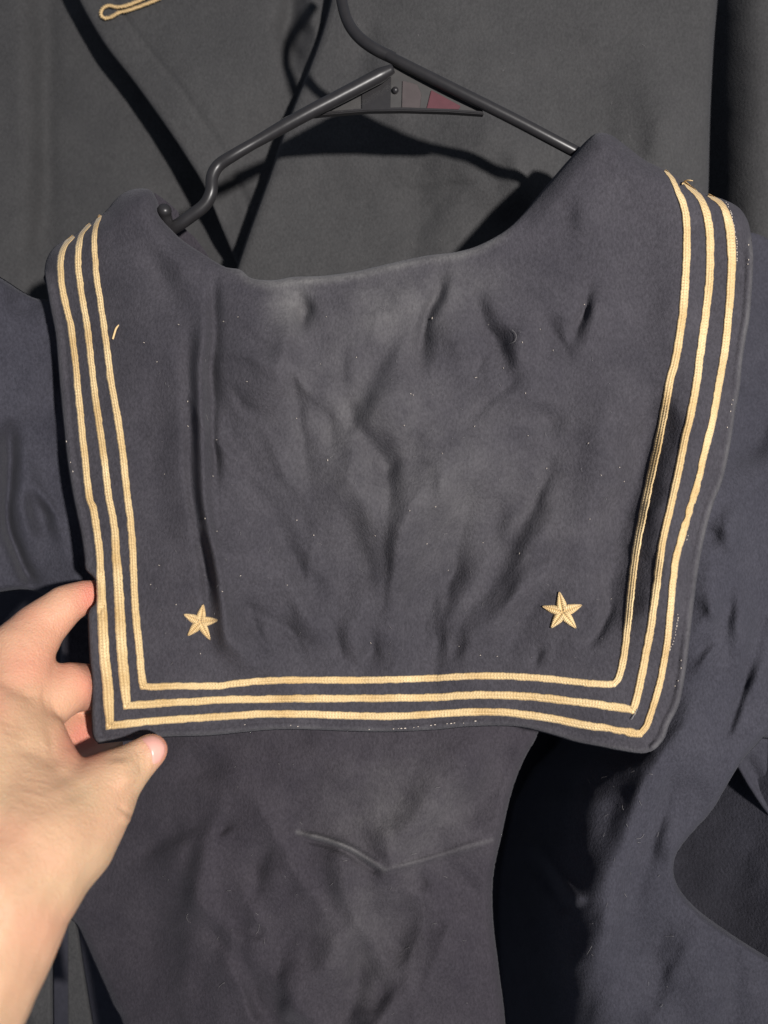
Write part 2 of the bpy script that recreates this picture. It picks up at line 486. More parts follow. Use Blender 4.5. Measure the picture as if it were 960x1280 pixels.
C_FOLDS = [
    ([(258, 372), (251, 450), (251, 530), (254, 610), (263, 665), (274, 725), (280, 780), (284, 835)], 8, 5.2, .1),
    ([(240, 400), (237, 460), (238, 540), (241, 610), (250, 670), (260, 730), (266, 790)], 8, -3.6, .12),
    ([(269, 336), (266, 390), (265, 450), (267, 540), (272, 620)], 6, -4.2, .14),
    ([(375, 350), (377, 385), (374, 425)], 6, -3.6), ([(362, 352), (360, 390), (368, 440)], 9, 1.6),
    ([(396, 430), (412, 480), (440, 525), (470, 560)], 12, 2.0), ([(388, 470), (408, 520), (440, 570)], 11, -1.6),
    ([(552, 318), (542, 370), (530, 430), (512, 490)], 9, -5.0, .3), ([(566, 320), (560, 370), (552, 430)], 10, 1.8),
    ([(580, 345), (600, 395), (625, 440), (645, 510)], 10, -4.4), ([(598, 340), (625, 400), (648, 440)], 11, 2.0),
    ([(737, 330), (728, 385), (704, 438), (690, 452)], 9, -4.0), ([(756, 340), (748, 395), (728, 440)], 12, 1.6),
    ([(676, 385), (690, 425), (720, 462)], 8, -2.4), ([(664, 500), (684, 530), (700, 545)], 11, -2.2),
    ([(330, 590), (370, 660), (405, 715), (440, 770)], 13, 2.2), ([(320, 620), (352, 680), (385, 730), (410, 790)], 11, -2.0),
    ([(705, 665), (655, 705), (605, 755), (565, 800)], 12, -5.0), ([(715, 690), (665, 730), (620, 775)], 13, 2.0),
    ([(620, 570), (580, 640), (530, 700), (480, 740)], 24, -2.4), ([(470, 560), (500, 620), (540, 690)], 24, 2.2),
    ([(758, 715), (752, 765), (738, 800), (722, 822)], 8, -3.4), ([(742, 730), (742, 770), (730, 795)], 7, 1.6),
    ([(838, 470), (806, 560), (786, 650), (768, 740), (758, 810)], 24, -7.0, .2), ([(790, 420), (768, 520), (745, 620), (728, 700)], 32, 4.0),
    ([(305, 740), (322, 785), (336, 832)], 7, -2.4), ([(350, 770), (368, 800), (376, 832)], 7, -2.0), ([(425, 770), (424, 805), (425, 838)], 7, -2.6),
    ([(462, 780), (462, 810), (466, 836)], 8, -2.2), ([(443, 780), (443, 810), (446, 838)], 7, 1.6),
    ([(600, 800), (570, 815), (560, 838)], 9, -1.8), ([(680, 800), (670, 825), (668, 842)], 9, -1.8),
    ([(300, 420), (310, 520), (320, 600)], 30, 2.0), ([(150, 300), (190, 330), (225, 380), (240, 420)], 20, -3.0), ([(200, 300), (235, 340), (250, 370)], 16, 2.0),
    ([(480, 380), (470, 450), (476, 520)], 22, -1.6), ([(440, 350), (430, 400)], 14, 1.0), ([(500, 340), (498, 400)], 14, 1.4),
    ([(210, 430), (214, 520), (205, 620)], 26, 1.4),
    ([(905, 400), (866, 520), (838, 640), (818, 760), (806, 850)], 46, 7.5, .2), ([(770, 300), (800, 380), (790, 470)], 40, -3.5),
    ([(300, 540), (350, 640), (410, 730), (450, 800)], 30, -4.0, .3), ([(400, 520), (450, 620), (510, 700), (540, 780)], 34, 4.5, .3),
    ([(720, 560), (640, 640), (560, 720), (500, 800)], 32, -4.5, .3), ([(640, 520), (560, 600), (480, 690)], 34, 4.0, .3),
    ([(420, 400), (470, 480), (540, 560), (580, 640)], 30, 3.5, .3), ([(520, 380), (470, 480), (420, 560)], 26, -3.0, .3),
    ([(290, 360), (330, 450), (350, 540)], 34, 3.5, .3), ([(190, 420), (196, 560), (205, 700)], 34, -3.5, .3), ([(640, 380), (650, 460), (620, 540)], 30, 3.0, .3),
    ([(860, 250), (885, 330), (880, 430), (862, 520)], 16, -1.5), ([(780, 200), (800, 280), (800, 380)], 30, -2.5), ([(720, 220), (735, 270), (742, 320)], 22, 2.5),
]
C_FOLDS += crumple(40, (200, 380, 740, 700), lambda x, y: math.pi / 2 - (480 - x) / 330., 31, (7, 17), (1.3, 3.4), (110, 320))
C_FOLDS += crumple(16, (280, 350, 700, 420), lambda x, y: math.pi / 2 - (480 - x) / 500., 32, (7, 14), (1.2, 2.8), (50, 120))
C_FOLDS += crumple(14, (280, 740, 720, 800), lambda x, y: math.pi / 2, 33, (6, 10), (.8, 1.7), (40, 80))
SEAMS = [cr(LEFT, 90), cr(RIGHT, 90), cr(BOT, 90)]
def d_collar(px, py):
    d = .004 + rumple(px, py, .7, 80)
    d = d + .016 * sstep(py, 560, 930) * sstep(px, 470, 110)             # corner drawn forward by the hand
    d = d + .017 * sstep(py, 500, 930) * sstep(px, 560, 830)
    d = d - .010 * sstep(px, 190, 60) * sstep(py, 700, 380) - .006 * sstep(px, 840, 945) * sstep(py, 760, 420)
    d = d + .005 * sstep(px, 480, 800) * sstep(py, 560, 200)             # shoulder on the right stands out
    d = d + .006 * sstep(px, 100, 270) * sstep(py, 300, 420) * sstep(py, 860, 640)
    d = d + folds(px, py, C_FOLDS)
    for c in SEAMS:                                                      # raised seam allowance round the edge
        r, _, _ = polydist(px, py, c)
        d = d - .0007 * np.exp(-((r - 11) / 2.2) ** 2) + .0004 * np.exp(-((r - 5) / 4) ** 2) - roll(r, 5, .0022)
    r, _, _ = polydist(px, py, TOPc)
    k = sstep(px, 200, 270) * sstep(px, 690, 630)
    return d - roll(r, 26, .016) * (1 - k) - roll(r, 8, .0042) * k
NU, NV = 330, 260
g = coons(cr(TOP, NU), cr(BOT, NU), cr(LEFT, NV), cr(RIGHT, NV))
cx, cy = g[..., 0], g[..., 1]
cdp = d_collar(cx, cy)
# the turned-over neck roll: rows that go on behind the visible edge
ex, ey, ed = [], [], []
for k, (dy, dd) in enumerate([(3, .004), (8, .008), (16, .011), (28, .013), (44, .014), (64, .0145)]):
    f = dy / 64.
    ex.append(cx[0] + (480 - cx[0]) * .06 * f); ey.append(cy[0] + dy); ed.append(cdp[0] - dd)
px = np.vstack([np.array(ex[::-1]), cx]); py = np.vstack([np.array(ey[::-1]), cy]); dd = np.vstack([np.array(ed[::-1]), cdp])
wear = (.75 * np.exp(-(((px - 362) / 26) ** 2 + ((py - 378) / 32) ** 2)) + .55 * np.exp(-(((px - 500) / 70) ** 2 + ((py - 385) / 45) ** 2))
        + .35 * np.exp(-(((px - 440) / 90) ** 2 + ((py - 520) / 90) ** 2)) + .30 * np.exp(-(((px - 560) / 160) ** 2 + ((py - 620) / 110) ** 2))
        + .35 * np.exp(-(((px - 570) / 60) ** 2 + ((py - 350) / 30) ** 2)))
r, _, _ = polydist(px, py, TOPc)
for c_, a_ in ((SEAMS[1], .5), (SEAMS[2], .35), (SEAMS[0], .2)):
    rr, _, _ = polydist(px, py, c_)
    wear = wear + a_ * np.exp(-((rr - 2.5) / 2.6) ** 2)
wear = wear + 1.3 * np.exp(-(r / 8) ** 2) * sstep(px, 270, 330) * sstep(px, 650, 600)
collar = cloth("collar", px, py, dd, M_navy, jumper, .0022, {'wear': np.clip(wear, 0, 1)})

# gold stripes ------------------------------------------------------
ST = {
 'outer': ([(92, 295), (89.6, 297.5), (81.7, 305.4), (76.5, 320), (75.4, 336.7), (77.1, 357.5), (81.7, 380.4), (87.5, 403.3), (90, 420), (93.8, 451), (96.7, 482.5), (99.4, 509.6), (102.5, 540.8),
            (105.6, 570), (110.8, 618), (116.5, 636.7), (121.3, 665.8), (124.4, 693), (125.8, 724), (127.5, 766), (130.3, 821), (134, 853), (136, 884), (137, 907)],
           [(137, 907), (185, 902), (226.7, 898.8), (259, 896.7), (281.7, 895.4), (323, 892.7), (354.6, 892.3), (396, 893.3), (440, 894.8), (461.7, 895.2), (507.5, 894.8), (555, 891.7),
            (586.7, 890), (621.7, 890), (653, 893), (694.6, 899), (725.8, 905.6), (757, 909.8), (780, 914), (793, 917), (800, 916.5)],
           [(800, 916.5), (805, 911), (809.6, 903), (817.9, 878), (826.3, 846.7), (832, 815.4), (834.5, 798), (837, 773), (839.6, 745.8), (842.3, 716.7), (846.5, 691.7), (853.8, 666.7), (862, 637.5), (871.5, 606),
            (883, 556), (891, 525), (896.5, 493.8), (901.7, 462.5), (906.9, 431), (910, 399), (913, 362.5), (914.6, 325), (913, 293.8), (909, 270.8), (901.7, 255), (889, 246), (885, 244)]),
 'middle': ([(113, 280), (111.3, 281.5), (102.5, 292), (98, 309.6), (97.5, 332.5), (100.4, 357.5), (103.5, 378), (107.7, 401), (110.3, 420), (114, 455), (118, 488.8), (122.3, 520), (126.5, 549), (130.6, 578),
             (135.5, 619), (140, 641), (143.8, 668), (144.8, 693), (147.3, 724), (149.6, 766), (152.6, 820), (155.8, 853), (157.5, 872), (158.5, 882)],
            [(158.5, 882), (174.6, 881), (216, 878), (240, 877), (281.7, 874.6), (323.3, 874), (365, 873.3), (440, 873), (482.5, 872.5), (545, 871.5), (586.7, 868.9), (621.7, 868.8), (663, 870.8), (705, 875.5),
             (746.7, 880.5), (780, 885.5), (791, 887.3)],
            [(791, 887.3), (795, 875.8), (802.3, 842.5), (807.5, 815), (811.5, 795), (816.3, 762.5), (821.5, 725), (825.6, 693.8), (828.8, 673), (836, 641.7), (845, 602), (854.8, 554), (863, 518.8),
             (870.4, 479), (874.6, 445.8), (879.8, 410), (886, 356), (887.5, 325), (887, 293.8), (884, 270.8), (876.7, 250), (868, 239.6), (856.9, 230), (854, 227)]),
 'inner': ([(126, 269), (124.4, 271.7), (119.6, 282.5), (117.5, 299), (118.8, 324), (120.8, 349), (125, 376), (128.5, 399), (131.2, 420), (134.8, 447), (138, 474), (143, 501), (147.3, 526), (151.5, 555),
            (155, 582.5), (159, 619), (163, 651), (165.6, 688.8), (166.7, 713.8), (168, 745), (171, 782), (174.5, 817.5), (177, 846.7), (179.5, 857.5)],
           [(179.5, 857.5), (190, 858.6), (216, 857.6), (240, 857.6), (271, 857.3), (292, 854.6), (323, 851.7), (365, 850), (430, 850.3), (472, 850), (524, 848.3), (576, 845.8), (621.7, 844.8), (673.8, 847.5),
            (725.8, 853), (755, 855.5), (767, 855)],
           [(767, 855), (771.5, 850), (774.5, 843), (779.4, 821.7), (783.7, 788.7), (788, 745.8), (792.3, 708), (797.5, 673), (803.8, 641.7), (812, 602), (822.5, 554), (829.8, 516.7), (837, 477), (845, 445.8),
            (851.7, 404), (853.8, 387.5), (856.9, 345.8), (858.3, 308), (857.9, 279), (854.8, 258), (847.5, 239.6), (840, 223), (834, 215.6), (831, 213)]),
}
# half width in px along the run: (parameter = arc px, half width)
def stripe(name, secs, seed, wl, wb, wr, fray):
    pts = []
    hw = []
    for i, sct in enumerate(secs):
        L = np.linalg.norm(np.diff(np.array(sct), axis=0), axis=1).sum()
        n = int(L / 1.3)
        c = cr(sct, n)
        t = np.linspace(0, 1, n)
        ww = np.interp(t, *zip(*(wl, wb, wr)[i]))
        if i: c, ww = c[1:], ww[1:]
        pts.append(c); hw.append(ww)
    c = np.vstack(pts); hw = np.concatenate(hw)
    n = len(c)
    a = np.vstack([c[1:2] - c[0:1], np.diff(c, axis=0)]); b = np.vstack([np.diff(c, axis=0), c[-1:] - c[-2:-1]])
    a /= np.linalg.norm(a, axis=1)[:, None]; b /= np.linalg.norm(b, axis=1)[:, None]
    tg = a + b; tg /= np.linalg.norm(tg, axis=1)[:, None]
    nr = np.stack([-tg[:, 1], tg[:, 0]], 1)
    cosh = np.clip((a * tg).sum(1), .6, 1)
    hw = .95 * hw / cosh
    s = np.concatenate([[0], np.cumsum(np.linalg.norm(np.diff(c, axis=0), axis=1))])
    zero = np.zeros(n)
    e1 = .35 * vnoise(s, zero, 9, seed) + .3 * vnoise(s, zero, 3.1, seed + 1)
    e2 = .35 * vnoise(s, zero, 11, seed + 2) + .3 * vnoise(s, zero, 2.7, seed + 3)
    if fray:   # ragged outer run near the lower right corner
        fz = np.exp(-(((c[:, 0] - 770) / 24) ** 2 + ((c[:, 1] - 912) / 20) ** 2)) + .5 * np.exp(-(((c[:, 0] - 862) / 30) ** 2 + ((c[:, 1] - 650) / 70) ** 2))
        e1 = e1 + fz * 2.0 * vnoise(s, zero, 10, seed + 5)
        e2 = e2 + fz * 1.2 * vnoise(s, zero, 3.5, seed + 6)
    prof = np.array([-1.0, -1.0, -.86, -.68, -.5, -.33, -.16, 0, .16, .33, .5, .68, .86, 1.0, 1.0])
    cord = .62 + .38 * np.abs(np.cos(prof * math.pi * 1.5))
    hgt = .0011 * np.sqrt(np.clip(1 - np.abs(prof) ** 3.2, 0, 1)) * cord
    hgt[0] = hgt[-1] = -.0012; hgt[1] = hgt[-2] = .00015
    px = c[:, 0:1] + nr[:, 0:1] * (prof[None] * (hw + np.where(prof[None] > 0, e2[:, None], e1[:, None]).T).T)
    py = c[:, 1:2] + nr[:, 1:2] * (prof[None] * (hw + np.where(prof[None] > 0, e2[:, None], e1[:, None]).T).T)
    base = d_collar(px, py)
    d = base + hgt[None] + .00012 * np.sin(s * 1.9)[:, None] * (np.abs(prof) < .95)[None]
    uv = np.stack([np.broadcast_to((s * .36)[:, None], px.shape), np.broadcast_to(prof[None], px.shape)], -1)
    o = raw(name, P(px, py, d).reshape(-1, 3), gridfaces(n, len(prof), True), M_gold, collar, uv=uv.reshape(-1, 2))
    return o
stripe("braid_stripe", ST['outer'], 100, [(0, 2.2), (.05, 4.5), (.5, 4.8), (.68, 5.2), (.8, 7.2), (.95, 7.2), (1, 5.6)], [(0, 5.2), (.5, 5.0), (1, 5.4)], [(0, 4.6), (.5, 4.7), (.8, 5.3), (.93, 6.2), (1, 2.2)], True)
stripe("braid_stripe", ST['middle'], 200, [(0, 2.0), (.05, 4.4), (.6, 4.9), (.8, 7.0), (.95, 7.2), (1, 5.4)], [(0, 5.2), (.5, 5.1), (1, 5.5)], [(0, 5.4), (.3, 5.0), (.8, 5.4), (.93, 5.6), (1, 2.0)], False)
stripe("braid_stripe", ST['inner'], 300, [(0, 2.0), (.05, 3.9), (.4, 4.8), (.75, 4.9), (1, 5.2)], [(0, 4.7), (.5, 4.7), (1, 4.7)], [(0, 4.6), (.3, 5.0), (.75, 5.6), (.93, 4.8), (1, 2.0)], False)

# stars -------------------------------------------------------------
def star(tips, ctr, seed):
    tips = np.array(tips, float); ctr = np.array(ctr, float)
    V, F, UV = [], [], []
    n = 5
    notch = []
    for k in range(n):
        m = (tips[k] + tips[(k + 1) % n]) / 2 - ctr
        m /= np.linalg.norm(m)
        R = (np.linalg.norm(tips[k] - ctr) + np.linalg.norm(tips[(k + 1) % n] - ctr)) / 2
        notch.append(ctr + m * R * .43)
    nt_, ns = 26, 8
    for k in range(n):
        tip = tips[k]
        for nk, sgn in ((notch[k], 1), (notch[k - 1], -1)):
            t = np.linspace(0, 1, nt_)[:, None]; s = np.linspace(0, 1, ns)[None]
            tipw = 1 - .0 * t
            ax_ = ctr + (tip - ctr) * t[..., None] if False else None
            cl = ctr[None] + (tip - ctr)[None] * t                       # centre line
            perp = np.array([-(tip - ctr)[1], (tip - ctr)[0]]); perp /= np.linalg.norm(perp)
            if np.dot(perp, nk - ctr) < 0: perp = -perp
            ed_ = nk[None] + (tip - nk)[None] * t + perp[None] * 1.5 * np.sin(np.clip(t, 0, 1) ** .6 * math.pi * .72)
            ed_[-1] = tip + (tip - ctr) / np.linalg.norm(tip - ctr) * .6
            jit = np.sin(t * 2 * math.pi * 7 + seed) * .22
            q = cl[:, None] * (1 - s[..., None]) + (ed_ + perp[None] * jit)[:, None] * s[..., None]
            h = .0004 + .0012 * np.sin(np.clip(s * .86 + .1, 0, 1) * math.pi) ** .8 * (1 - .45 * t) + .00022 * np.sin((t * 9 + s * .9 * sgn) * 2 * math.pi) * np.sin(s * math.pi)
            h = np.where(s > .97, -.0006, h) + 0 * t
            b = len(V)
            pp = q.reshape(-1, 2)
            dd = d_collar(pp[:, 0], pp[:, 1]) + h.ravel()
            V.extend(P(pp[:, 0], pp[:, 1], dd))
            UV.extend(np.stack([(t * 6 + s * 1.2 + 0 * t).ravel(), (0 * t + s * .3).ravel()], 1))
            for f in gridfaces(nt_, ns, flip=(np.cross(tip - ctr, nk - ctr) < 0)):
                F.append(tuple(b + i for i in f))
    return raw("embroidered_star", V, F, M_gold, collar, uv=UV)
star([(254.1, 755.7), (271.9, 775.1), (262.3, 799.5), (235.0, 794.4), (230.0, 768.0)], (250.0, 777.2), 1)
star([(699.0, 740.2), (727.0, 756.3), (719.8, 785.2), (689.2, 784.6), (678.2, 758.0)], (702.9, 765.2), 2)

# white stitches along the edge, short and broken --------------------
def dots(name, runs, mat, parent, dfun, r0=.00028):
    V, F = [], []
    base = bmesh.new(); bmesh.ops.create_icosphere(base, subdivisions=1, radius=1)
    bv = np.array([v.co[:] for v in base.verts]); bf = [tuple(v.index for v in f.verts) for f in base.faces]; base.free()
    for pts, step, keep in runs:
        c = np.array(pts, float)
        L = np.linalg.norm(np.diff(c, axis=0), axis=1).sum()
        c = cr(pts, max(3, int(L / step)))
        tg = np.gradient(c, axis=0)
        for q, t in zip(c, tg):
            if random.random() > keep: continue
            q = q + rng.normal(0, .5, 2)
            o = P(q[0], q[1], float(dfun(np.array([q[0]]), np.array([q[1]]))[0]) + .0003)
            a = np.array([t[0], 0, -t[1]]); a /= np.linalg.norm(a); bb = np.array([-a[2], 0, a[0]])
            k = r0 * random.uniform(.7, 1.25)
            m = bv[:, 0:1] * a * k * random.uniform(1.1, 1.9) + bv[:, 1:2] * bb * k * .8 + bv[:, 2:3] * np.array([0, 1, 0]) * k * .6
            b0 = len(V); V.extend(m + o); F.extend(tuple(b0 + i for i in f) for f in bf)
    return raw(name, V, F, mat, parent)
st = dots("edge_stitching", [
    ([(908, 253), (914, 268), (918, 285), (921, 305), (921, 325)], 3.1, .95),
    ([(934, 300), (936, 320), (934, 330)], 5, .6), ([(916, 500), (912, 522), (908, 540)], 4.5, .6), ([(862, 665), (859, 674)], 3, .8),
    ([(848, 768), (845, 785), (842, 800), (838, 812)], 3.4, .9), ([(852, 826), (850, 845), (843, 858)], 6, .6),
    ([(84, 552), (88, 575), (90, 590)], 9, .7), ([(455, 911), (490, 911), (520, 909), (560, 905), (600, 902)], 5, .5), ([(290, 906), (340, 906), (380, 908)], 7, .35),
], M_white, collar, d_collar)
st["kind"] = "stuff"

# loose threads -----------------------------------------------------
def thread(name, pts, rad, mat, parent, lift=.001):
    c = cr(pts, 24)
    d = d_collar(c[:, 0], c[:, 1]) + lift
    V, F = tube(P(c[:, 0], c[:, 1], d), np.interp(np.linspace(0, 1, 24), [0, .8, 1], [rad, rad, rad * .5]), 6)
    return raw(name, V, F, mat, parent)
thread("loose_thread", [(141, 424), (143, 417), (145, 411), (148.5, 406)], .00045, M_thread, collar)
thread("loose_thread", [(853, 230), (856, 226.5), (860, 225.5), (866, 226)], .00035, M_thread, collar, .004)
thread("loose_thread", [(797, 886), (793, 893), (789, 900)], .00018, M_lint, collar)
thread("loose_thread", [(640, 412), (645, 418), (644, 426), (636, 430)], .00008, M_lint, collar)

# cloth seen inside the neck opening, behind the roll -----------------
def d_neck(px, py): return -.030 + rumple(px, py, .8, 95)
sheet("neck_facing", [(192, 240), (200, 262), (212, 290), (232, 330)], [(222, 264), (228, 282), (246, 300), (268, 332)],
      [(192, 240), (206, 250), (222, 264)], [(232, 330), (250, 334), (268, 332)], 30, 40, d_neck, M_navy2, jumper)

# back of the jumper below the collar --------------------------------
bl = [(70, 560), (72, 700), (76, 850), (80, 1000), (82, 1128), (98, 1160), (118, 1205), (138, 1250), (160, 1310), (200, 1560)]
br = [(700, 560), (690, 700), (682, 850), (674, 912), (655, 950), (640, 990), (628, 1042), (617, 1095), (617, 1150), (624, 1210), (634, 1310), (640, 1560)]
B_FOLDS = crumple(34, (200, 930, 600, 1220), lambda x, y: math.pi / 2 + (x - 400) / 420., 41, (9, 22), (1.3, 3.4), (120, 320))
S_FOLDS = crumple(30, (800, 620, 960, 1220), lambda x, y: math.pi / 2 + .35, 42, (9, 20), (1.2, 3.2), (100, 260))
L_FOLDS = crumple(18, (-40, 400, 90, 720), lambda x, y: math.pi / 2 - .3, 43, (9, 20), (.8, 2.0), (60, 160))
def d_back(px, py):
    d = -.026 + rumple(px, py, 2.2, 120) + .006 * np.exp(-((px - 470) / 150) ** 2)
    d = d - .022 * sstep(px, 330, 90)
    return d + folds(px, py, B_FOLDS + [
        ([(372, 1040), (410, 1050), (440, 1062), (480, 1087)], 3.4, 3.2, .12), ([(372, 1046), (410, 1057), (440, 1069), (478, 1095)], 3.4, -2.2, .12),
        ([(480, 1087), (545, 1070), (615, 1050)], 3.5, 1.8, .12),
        ([(282, 1005), (274, 1055)], 7, -2.8, .5), ([(340, 1045), (324, 1085), (316, 1135)], 9, -4.0, .5), ([(352, 1060), (345, 1100), (352, 1140)], 12, 2.2),
        ([(240, 1005), (195, 1055), (150, 1095)], 15, -3.0), ([(260, 1020), (225, 1060), (190, 1120)], 16, 2.5),
        ([(350, 1180), (352, 1240), (362, 1310)], 16, -4.0, .2), ([(305, 1150), (310, 1230), (320, 1310)], 26, 3.0, .2), ([(330, 1150), (322, 1180)], 9, -2.5),
        ([(610, 905), (575, 955), (530, 1010), (488, 1082)], 26, 5.0, .2), ([(640, 930), (610, 990), (575, 1040)], 26, -4.0, .2),
        ([(500, 1110), (505, 1160), (490, 1220)], 16, -2.2), ([(560, 1090), (570, 1180), (560, 1280)], 34, 3.5), ([(525, 1085), (522, 1120)], 9, -2.4),
        ([(420, 1110), (410, 1200), (430, 1300)], 30, 3), ([(215, 1080), (190, 1180), (200, 1300)], 34, -3), ([(150, 1150), (180, 1220), (215, 1310)], 30, 2.5),
        ([(250, 925), (265, 990)], 24, -3.5), ([(440, 930), (420, 1000)], 34, 2)])
def w_back(px, py):
    o_ = .45 * np.exp(-(((px - 500) / 90) ** 2 + ((py - 1010) / 60) ** 2)) + .3 * np.exp(-(((px - 460) / 60) ** 2 + ((py - 1180) / 90) ** 2))
    for p_, a_ in (([(372, 1040), (410, 1050), (440, 1062), (480, 1087)], .9), ([(480, 1087), (545, 1070), (615, 1050)], .28)):
        r_, _, _ = polydist(px, py, cr(p_, 20)); o_ = o_ + a_ * np.exp(-(r_ / 2.6) ** 2)
    return o_
sheet("back_panel", bl, br, [bl[0], (400, 560), br[0]], [bl[-1], (400, 1560), br[-1]], 260, 420, d_back, M_navy2, jumper, edge=[('r', 14, .016), ('l', 12, .010)], wearfun=w_back)

# side of the jumper right of the deep fold ---------------------------
sl_ = [(760, 340), (720, 520), (660, 700), (630, 850), (600, 950), (580, 1050), (570, 1150), (575, 1310), (590, 1560)]
sr_ = [(1120, 420), (1110, 520), (1090, 700), (1020, 850), (960, 915), (925, 955), (892, 1010), (868, 1038), (850, 1060), (842, 1080), (846, 1105), (868, 1133), (908, 1163), (962, 1197), (1040, 1240), (1080, 1310), (1090, 1560)]
def d_side(px, py):
    d = -.016 + rumple(px, py, 2.0, 140)
    xb = np.interp(py, [880, 930, 960, 1000, 1060, 1120, 1200, 1300], [800, 775, 745, 722, 708, 702, 704, 712])
    d = d - .135 * (1 - np.clip((px - xb + 78) / 150., 0, 1)) ** 2.1
    d = d - .012 * sstep(px, 880, 980) * sstep(py, 1000, 800) - .040 * sstep(py, 640, 360)
    return d + folds(px, py, S_FOLDS + [
        ([(838, 930), (800, 1000), (765, 1090), (745, 1190), (740, 1310)], 24, 6.0, .15), ([(790, 945), (768, 1020), (748, 1085)], 26, -4.0, .3),
        ([(664, 1052), (692, 1085), (728, 1136)], 8, 4.0, .1), ([(655, 1066), (682, 1098), (715, 1145)], 8, -3.0, .1),
        ([(856, 1190), (832, 1230), (812, 1275)], 13, -3.0), ([(870, 1180), (890, 1230), (900, 1300)], 24, 3.0),
        ([(905, 700), (925, 740), (930, 800), (915, 860)], 16, 6.0), ([(872, 735), (890, 765), (905, 780)], 9, 4.0), ([(905, 790), (880, 822), (862, 850)], 9, 3.2),
        ([(885, 785), (868, 815)], 10, -1.2), ([(962, 760), (942, 808), (925, 870), (906, 928)], 7, -3.2, .1), ([(970, 790), (955, 830), (935, 890)], 10, 2),
        ([(965, 518), (930, 556), (905, 600)], 24, -8.0), ([(905, 625), (918, 660), (912, 700)], 14, 5.0), ([(890, 640), (895, 690)], 10, -2),
        ([(820, 1100), (800, 1180), (780, 1260)], 30, -2.5), ([(880, 900), (860, 960), (850, 1010)], 24, 2.5)])
sheet("side_panel", sl_, sr_, [sl_[0], (880, 300), (945, 292), (1000, 330), (1060, 370), sr_[0]], [sl_[-1], (890, 1560), sr_[-1]], 240, 330, d_side, M_blue, jumper, edge=[('r', 9, .012)])

# right sleeve: upper part beside the collar, and its lower part with the cuff seam
def d_rc(px, py):
    return (-.027 + rumple(px, py, 1.2, 155) + folds(px, py, [([(934, 885), (921, 905), (914, 922)], 5, 2.5, .1), ([(945, 880), (935, 905), (930, 925)], 6, -2.0, .1)]))
sheet("cuff", [(935, 845), (922, 880), (906, 924)], [(1180, 800), (1180, 870), (1180, 930)], [(935, 845), (1000, 825), (1180, 800)], [(906, 924), (945, 923), (1180, 930)], 60, 40, d_rc, M_blue, jumper,
      edge=[('l', 5, .004), ('b', 5, .005)])
def d_rc2(px, py):
    return (-.040 + rumple(px, py, 1.2, 165) + folds(px, py, [([(915, 945), (940, 985), (975, 1030)], 4.5, 3.0, .1), ([(926, 940), (952, 985), (990, 1035)], 7, -3.0, .1)]))
sheet("sleeve", [(900, 915), (918, 955), (945, 1000), (985, 1055)], [(1180, 880), (1180, 960), (1180, 1000), (1180, 1060)], [(900, 915), (960, 905), (1180, 880)], [(985, 1055), (1080, 1060), (1180, 1060)],
      60, 50, d_rc2, M_blue, jumper, edge=[('l', 5, .004)])
sheet("gap_shade_sheet", [(800, 900), (800, 1000), (800, 1280)], [(1010, 890), (1010, 1000), (1010, 1280)], [(800, 900), (900, 893), (1010, 890)], [(800, 1280), (900, 1280), (1010, 1280)], 70, 90,
      lambda a, b: -.080 + .044 * np.clip((a - 838) / 128., 0, 1.0) - .0 * b + rumple(a, b, 1.6, 171), M_blue, jumper)  # added sheet, tilted away from the lamp so the gap renders dim
sheet("side_panel", [(962, 1100), (948, 1130), (944, 1155), (955, 1185), (975, 1215)], [(1260, 1000), (1260, 1100), (1260, 1155), (1260, 1200), (1260, 1400)],
      [(962, 1100), (1050, 1040), (1260, 1000)], [(975, 1215), (1060, 1260), (1260, 1400)], 40, 40, lambda a, b: -.043 + rumple(a, b, 1.5, 175), M_blue, jumper, edge=[('l', 16, .02)])

# jumper front: flat sheet added behind the gaps so they render dark
sheet("front_panel", [(-60, 640), (-60, 900), (-60, 1600)], [(1300, 640), (1300, 900), (1300, 1600)], [(-60, 640), (500, 640), (1300, 640)], [(-60, 1600), (500, 1600), (1300, 1600)],
      120, 80, lambda a, b: -.190 + rumple(a, b, 3, 210), M_blue, jumper)

# left sleeve ---------------------------------------------------------
def d_ls(px, py):
    return (-.026 + rumple(px, py, 2.0, 180) + .010 * sstep(px, 60, -20) + folds(px, py, L_FOLDS + [
        ([(14, 520), (12, 590), (10, 650), (26, 700), (52, 745)], 8, -9.0, .12), ([(30, 530), (28, 590), (34, 650), (52, 705)], 14, 4.0, .2),
        ([(20, 575), (45, 605), (75, 660), (92, 700)], 9, 4.0), ([(30, 600), (55, 650), (72, 700)], 10, -4.0), ([(0, 360), (30, 380), (60, 372)], 14, -4.0), ([(0, 480), (50, 460), (80, 440)], 26, 3)]))
sheet("sleeve", [(-110, 290), (-110, 500), (-110, 640), (-110, 770)], [(150, 360), (150, 500), (150, 640), (150, 790)], [(-110, 290), (-50, 318), (0, 346), (45, 372), (90, 372), (150, 360)], [(-110, 770), (0, 742), (50, 742), (100, 770), (150, 790)],
      110, 150, d_ls, M_blue, jumper, edge=[('b', 10, .015), ('t', 16, .012)])
def d_ll(px, py):
    return -.064 + rumple(px, py, 1.6, 190) + .016 * sstep(px, 60, -20) + folds(px, py, [([(14, 1260), (30, 1275), (38, 1310)], 5, -4, .1)])
sheet("sleeve", [(-110, 1050), (-110, 1150), (-110, 1310)], [(66, 1050), (67, 1150), (68, 1310)], [(-110, 1050), (0, 1040), (66, 1050)], [(-110, 1310), (0, 1310), (68, 1310)], 60, 60, d_ll, M_coat, jumper, edge=[('r', 7, .010)])
